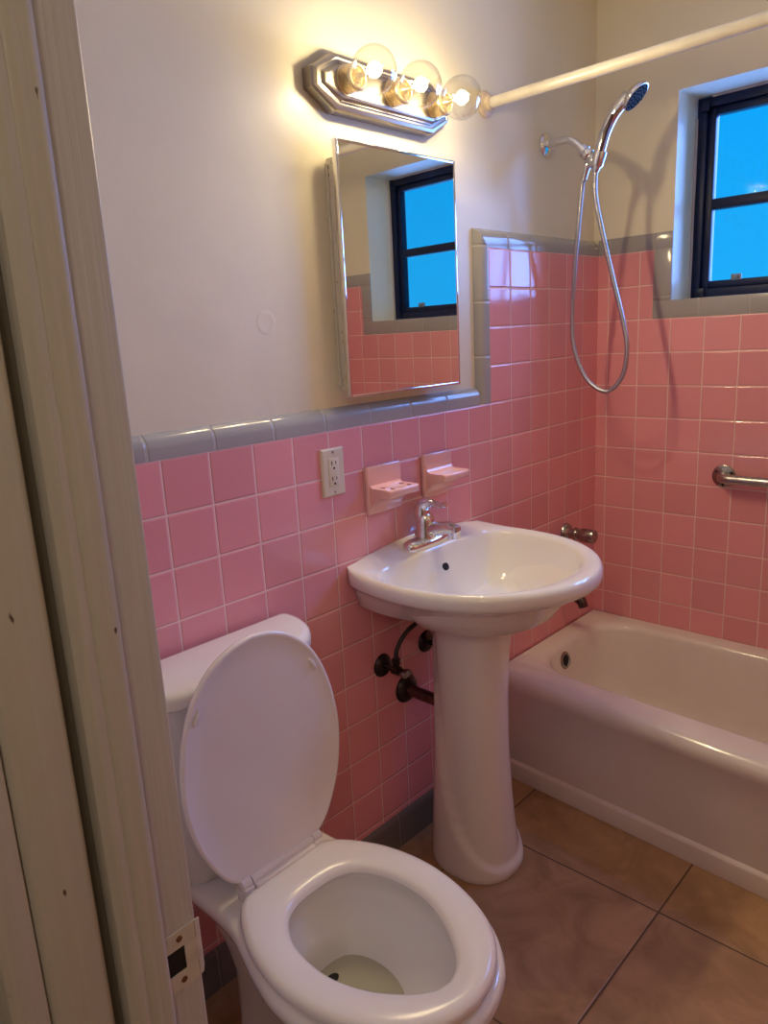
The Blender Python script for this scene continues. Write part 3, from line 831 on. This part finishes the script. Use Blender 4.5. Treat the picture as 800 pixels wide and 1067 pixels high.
for y in BY:
    bm = bmesh.new()
    pf = [(.032, 0), (.031, .004)]
    for k in range(6): pf += [(.0250, .005 + .005 * k), (.0290, .0065 + .005 * k), (.0290, .0085 + .005 * k)]
    pf += [(.0265, .0365), (.024, .038), (.022, .037), (.021, .030), (.0, .030)]
    lathe(bm, (.019, y, LZ + .004), (1, 0, 0), pf, 30)
    obj('socket', bm, M['brass'], vl)
labs = ['clear round bulb at the end of the light bar farthest from the shower', 'clear round bulb in the middle socket of the light bar', 'clear round bulb in the light bar socket nearest the shower rod']
def make_bulb():
    t = thing('light_bulb', labs[0], 'light bulb', (.052, BY[0], LZ + .004), 'globe bulbs of the vanity light')
    o = WLOC[t.name]; R_ = .0485; cx = .052 + .05
    bm = bmesh.new()
    pf = [(.0125, -.002), (.0135, .004)] + [(R_ * math.sin(a), .05 - R_ * math.cos(a)) for a in [PI * (k / 26) for k in range(3, 26)]] + [(.0002, .05 + R_)]
    lathe(bm, o, (1, 0, 0), pf, 36, cap0=False, cap1=True)
    obj('glass_globe', bm, M['bulb'], t)
    bm = bmesh.new(); lathe(bm, o, (1, 0, 0), [(.0125, -.022), (.0125, -.001), (.011, .004), (.006, .010), (.004, .028), (.0015, .03), (0, .03)], 20)
    obj('stem', bm, M['brass'], t)
    bm = bmesh.new()
    pts = [o + V(.046 + .004 * math.sin(k * .9), -.014 + .028 * k / 24, .004 * math.cos(k * .9)) for k in range(25)]
    tube(bm, pts, .0016, 8)
    tube(bm, [o + V(.028, -.002, 0), o + V(.046, -.014, 0)], .0007, 6); tube(bm, [o + V(.028, .002, 0), o + V(.046, .014, 0)], .0007, 6)
    obj('filament', bm, M['filament'], t)
    return t
b0 = make_bulb()
for y, lb in zip(BY[1:], labs[1:]):
    c = b0.copy(); COL.objects.link(c); c.location.y = y; c['label'] = lb
    for ch in b0.children:
        d = ch.copy(); COL.objects.link(d); d.parent = c

# ------------------------------------------------------------------ shower
SHY = -.315
sa = thing('shower_fitting', 'chrome shower arm and holder on the wall over the tub', 'shower arm', (PLX, SHY, 1.964))
bm = bmesh.new(); lathe(bm, (PLX + .0005, SHY, 1.964), (1, 0, 0), [(.033, 0), (.033, .003), (.027, .008), (.016, .013), (0, .013)], 30)
obj('flange', bm, M['chrome'], sa)
bm = bmesh.new(); tube(bm, catmull([(PLX + .01, SHY, 1.964), (.03, SHY, 1.966), (.06, SHY, 1.963), (.085, SHY, 1.948), (.112, SHY, 1.921)], 6), .0115, 18)
obj('arm', bm, M['chrome'], sa)
bm = bmesh.new(); ax = V(.70, 0, -.71).normalized(); o_ = V(.104, SHY, 1.930)
lathe(bm, o_, ax, [(.013, 0), (.0185, .003), (.0185, .016), (.016, .018), (.0195, .021), (.0195, .034), (.015, .038), (.019, .045), (.021, .056), (.019, .066), (.012, .073), (0, .074)], 12)
obj('swivel_nut', bm, M['chrome'], sa)
bm = bmesh.new()
hp = V(.160, SHY - .004, 1.893)
hd = V(.30, 0, 1).normalized()
lathe(bm, hp - hd * .022, hd, [(.0175, 0), (.019, .004), (.020, .040), (.0165, .042), (.0135, .001)], 22)
obj('holder', bm, M['chrome'], sa)
bm = bmesh.new(); lathe(bm, (.125, SHY + .002, 1.893), V(-.30, 0, -1), [(.010, -.012), (.010, .0), (.0115, .006), (.0115, .020), (.0095, .026), (.0085, .05), (.0065, .052), (0, .052)], 18)
obj('hose_connector', bm, M['chrome'], sa)
hs = thing('hand_shower', 'chrome hand shower head with dark spray face resting in the holder', 'shower head', (.15, SHY - .004, 1.86))
bm = bmesh.new()
yh = SHY - .004
hpts = [(.151, yh, 1.858), (.156, yh, 1.876), (.165, yh, 1.913), (.181, yh, 1.962), (.205, yh, 2.000), (.232, yh, 2.026), (.250, yh, 2.037)]
hr = [.009, .0125, .0150, .0160, .0165, .0185, .020]
pth = catmull(hpts, 6); rad = [p.x for p in catmull([(r, 0, 0) for r in hr], 6)]
tube(bm, pth, rad, 22)
hn = V(.69, .13, -.69).normalized()
hc = V(.268, yh, 2.034)
lathe(bm, hc - hn * .012, hn, [(.004, -.010), (.020, -.007), (.033, .000), (.041, .008), (.0425, .014), (.041, .018), (.0, .018)], 36)
obj('handle_and_head', bm, M['chrome'], hs)
bm = bmesh.new()
fc = hc + hn * .0062
lathe(bm, fc, hn, [(.0385, -.002), (.038, .0012), (.0, .0018)], 32)
u_, v_ = frame_of(hn)
for k in range(40):
    r = .0345 * math.sqrt((k + .5) / 40); a = k * 2.39996
    c = fc + u_ * r * math.cos(a) + v_ * r * math.sin(a)
    lathe(bm, c, hn, [(.0022, .001), (.0016, .0038), (0, .0038)], 8)
M['spray'] = mat('grey_spray_face', (.013, .012, .012), .7, spec=.1)
o = obj('spray_face', bm, M['spray'], hs); o['label'] = 'dark grey spray face with nozzles'
bm = bmesh.new()
tube(bm, [(.1682, yh - .0098, 1.905), (.1865, yh - .0105, 1.958), (.208, yh - .0112, 2.000)], [.0052, .0078, .0056], 12)
M['grip'] = mat('dark_maroon_grip', (.05, .02, .025), .2)
o = obj('grip', bm, M['grip'], hs); o['label'] = 'dark grip strip on the handle'
hp_ = [(.151, yh, 1.862), (.150, yh + .001, 1.80), (.161, yh + .012, 1.722), (.197, yh + .03, 1.555), (.226, yh + .043, 1.43), (.238, yh + .05, 1.345), (.222, yh + .056, 1.262), (.170, yh + .058, 1.215), (.105, yh + .055, 1.25), (.065, yh + .045, 1.34), (.058, yh + .038, 1.44), (.074, yh + .022, 1.60), (.090, yh + .012, 1.71), (.105, yh + .005, 1.82), (.110, SHY + .002, 1.846)]
M['hose'], nt, b_ = newmat('ribbed_chrome_hose')
b_.inputs['Base Color'].default_value = (.52, .53, .58, 1); b_.inputs['Metallic'].default_value = 1; b_.inputs['Roughness'].default_value = .28
hose = catmull(hp_, 40)
rad = [.0066 if i % 3 else .0075 for i in range(len(hose))]
bm = bmesh.new(); tube(bm, hose, rad, 10)
obj('hose', bm, M['hose'], hs, auto=80)

rd = thing('shower_rod', 'white shower curtain rod across the room above the bathtub', 'rod', (PLX, -.631, 2.024))
bm = bmesh.new(); tube(bm, [(PLX + .004, -.631, 2.024), (.6, -.632, 2.025), (W - .004, -.634, 2.027)], .0145, 24)
obj('rod', bm, M['rod'], rd)
for x, s, y, z in ((PLX, 1, -.631, 2.024), (W, -1, -.634, 2.027)):
    bm = bmesh.new(); lathe(bm, (x + s * .0005, y, z), (s, 0, 0), [(.034, 0), (.034, .004), (.030, .008), (.020, .012), (.019, .024), (.0, .024)], 28)
    fl = obj('flange', bm, M['rod_flange'], rd)
    for a in (.6, 2.7, 4.8):
        bm = bmesh.new(); lathe(bm, (x + s * .006, y + .026 * math.cos(a), z + .026 * math.sin(a)), (s, 0, 0), [(.004, 0), (.0035, .003), (0, .0035)], 12)
        obj('screw', bm, M['screw'], fl)

tv = thing('tub_valve', 'chrome knob valve on the pink tiles at the tub end, behind the sink', 'valve', (0, -.212, .72))
VY, VZ = -.212, .714
bm = bmesh.new(); lathe(bm, (.0005, VY, VZ), (1, 0, 0), [(.034, 0), (.034, .003), (.028, .012), (.017, .020), (.016, .034), (.0, .034)], 30)
obj('escutcheon', bm, M['chrome_old'], tv)
bm = bmesh.new(); pf = [(.012, .03), (.022, .034), (.024, .040), (.022, .047), (.017, .050), (.017, .056), (.023, .060), (.025, .066), (.025, .106), (.023, .112), (.018, .115), (.006, .116), (0, .116)]
lathe(bm, (0, VY, VZ), (1, 0, 0), pf, 12)
obj('knob', bm, M['chrome_old'], tv)
ts = thing('tub_spout', 'dark chrome tub spout showing under the edge of the sink', 'spout', (0, -.25, .50))
bm = bmesh.new()
pth = catmull([(.0005, -.25, .500), (.03, -.25, .502), (.062, -.25, .499), (.084, -.25, .487), (.094, -.25, .466)], 6)
tube(bm, pth, [.022 - .006 * i / (len(pth) - 1) for i in range(len(pth))], 20)
obj('spout_body', bm, M['dark_chrome'], ts)
bm = bmesh.new(); tube(bm, [(.076, -.25, .503), (.078, -.25, .518), (.078, -.25, .524)], [.004, .004, .008], 12)
obj('diverter_knob', bm, M['chrome_old'], ts)

gb = thing('grab_bar', 'brushed steel grab bar with a dark round flange on the window wall', 'grab bar', (.455, 0, .922))
XR = 1.12
bm = bmesh.new()
def arc_bar(x0, s):
    return [(x0, -.006, .922), (x0 + s * .001, -.022, .922), (x0 + s * .006, -.036, .922), (x0 + s * .018, -.046, .922), (x0 + s * .034, -.049, .922)]
tube(bm, catmull(arc_bar(.455, 1), 5) + catmull(arc_bar(XR, -1)[::-1], 5), .0155, 22)
obj('bar', bm, M['steel'], gb)
for x in (.455, XR):
    bm = bmesh.new(); lathe(bm, (x, -.0005, .922), (0, -1, 0), [(.037, 0), (.037, .003), (.034, .005), (.022, .005), (.018, .008), (0, .008)], 30)
    fl = obj('flange', bm, M['chrome_old'], gb)
    for a in (.5, 2.6, 4.7):
        bm = bmesh.new(); lathe(bm, (x + .028 * math.cos(a), -.0054, .922 + .028 * math.sin(a)), (0, -1, 0), [(.0045, 0), (.004, .0022), (0, .003)], 12)
        obj('screw', bm, M['dark_metal'], fl)

# ------------------------------------------------------------------ light
def point(name, loc, power, col, r):
    l = bpy.data.lights.new(name, 'POINT'); l.energy = power; l.color = col; l.shadow_soft_size = r
    o = bpy.data.objects.new(name, l); COL.objects.link(o); o.location = loc
for y in BY: 
    point('bulb_light', (.100, y, LZ + .004), 1.5, (1.0, .80, .46), .016)
    dl = bpy.data.lights.new('bulb_fill', 'AREA'); dl.shape = 'DISK'; dl.size = .04; dl.energy = 1.5; dl.color = (1.0, .80, .46)  # added fill lamp at each bulb, aimed down to brighten the room
    do = bpy.data.objects.new('bulb_fill', dl); COL.objects.link(do); do.location = (.104, y, LZ + .004); do.rotation_euler = (0, math.radians(-52), 0)

SKY_PATCH = (2.2, 4.9, 13.5)      # bright patch added to the sky, right of the window, to light the room
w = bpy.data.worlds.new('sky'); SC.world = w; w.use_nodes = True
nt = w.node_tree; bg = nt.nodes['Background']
N = nt.nodes.new; L = nt.links.new
def mnode(op, *a):
    n = N('ShaderNodeMath'); n.operation = op
    for i, x_ in enumerate(a):
        if isinstance(x_, (int, float)): n.inputs[i].default_value = x_
        else: L(x_, n.inputs[i])
    return n.outputs[0]
def sstep(v, lo, hi):
    n = N('ShaderNodeMapRange'); n.interpolation_type = 'SMOOTHSTEP'; n.inputs['From Min'].default_value = lo; n.inputs['From Max'].default_value = hi
    L(v, n.inputs['Value']); return n.outputs[0]
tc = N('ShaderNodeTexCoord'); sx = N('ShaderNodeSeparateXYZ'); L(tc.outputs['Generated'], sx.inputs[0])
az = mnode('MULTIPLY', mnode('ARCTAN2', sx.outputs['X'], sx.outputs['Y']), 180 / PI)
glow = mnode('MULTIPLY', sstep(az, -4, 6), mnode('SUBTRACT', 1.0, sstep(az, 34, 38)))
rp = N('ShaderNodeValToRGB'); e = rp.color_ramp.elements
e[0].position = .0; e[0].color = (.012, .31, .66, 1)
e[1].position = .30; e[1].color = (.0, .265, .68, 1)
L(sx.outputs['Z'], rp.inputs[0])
mx = N('ShaderNodeMix'); mx.data_type = 'RGBA'; L(glow, mx.inputs[0]); L(rp.outputs[0], mx.inputs[6]); mx.inputs[7].default_value = (SKY_PATCH[0], SKY_PATCH[1], SKY_PATCH[2], 1)
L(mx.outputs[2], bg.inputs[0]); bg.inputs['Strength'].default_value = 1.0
# portal: tells the renderer where the sky comes in
al = bpy.data.lights.new('window_portal', 'AREA'); al.shape = 'RECTANGLE'; al.size = WX1 - WX0; al.size_y = WZ1 - WZ0
al.cycles.is_portal = True
ao = bpy.data.objects.new('window_portal', al); COL.objects.link(ao); ao.location = ((WX0 + WX1) / 2, .205, (WZ0 + WZ1) / 2)
ao.rotation_euler = (math.radians(-90), 0, 0)
# added fill lamp in the unseen hall behind the camera
hl = bpy.data.lights.new('hall_fill', 'POINT'); hl.energy = 6; hl.color = (1, .86, .68); hl.shadow_soft_size = .12
ho_ = bpy.data.objects.new('hall_fill', hl); COL.objects.link(ho_); ho_.location = (1.75, -3.1, 2.2)

# ------------------------------------------------------------------ camera
yaw, pit, rol = -0.761330383, -0.233767424, -0.0519290605
f = V(math.sin(yaw) * math.cos(pit), math.cos(yaw) * math.cos(pit), math.sin(pit))
r = V(math.cos(yaw), -math.sin(yaw), 0); u = r.cross(f)
r2 = r * math.cos(rol) + u * math.sin(rol); u2 = -r * math.sin(rol) + u * math.cos(rol)
cam = bpy.data.cameras.new('camera'); co = bpy.data.objects.new('camera', cam); COL.objects.link(co)
mt = Matrix((( r2.x, u2.x, -f.x, 1.27210911), (r2.y, u2.y, -f.y, -2.47020002), (r2.z, u2.z, -f.z, 1.42083482), (0, 0, 0, 1)))
co.matrix_world = mt
cam.sensor_fit = 'VERTICAL'; cam.sensor_height = 36; cam.lens = 768.29112 / 1067 * 36; cam.clip_start = .02
SC.camera = co
SC.view_settings.view_transform = 'Standard'; SC.view_settings.look = 'None'
SC.view_settings.exposure = 0.6; SC.view_settings.gamma = 1.0; SC.view_settings.use_curve_mapping = False
SC.cycles.use_denoising = True
SC.cycles.max_bounces = 10; SC.cycles.diffuse_bounces = 6; SC.cycles.transparent_max_bounces = 12
SC.cycles.caustics_reflective = False; SC.cycles.caustics_refractive = False
SC.cycles.sample_clamp_indirect = 4.0
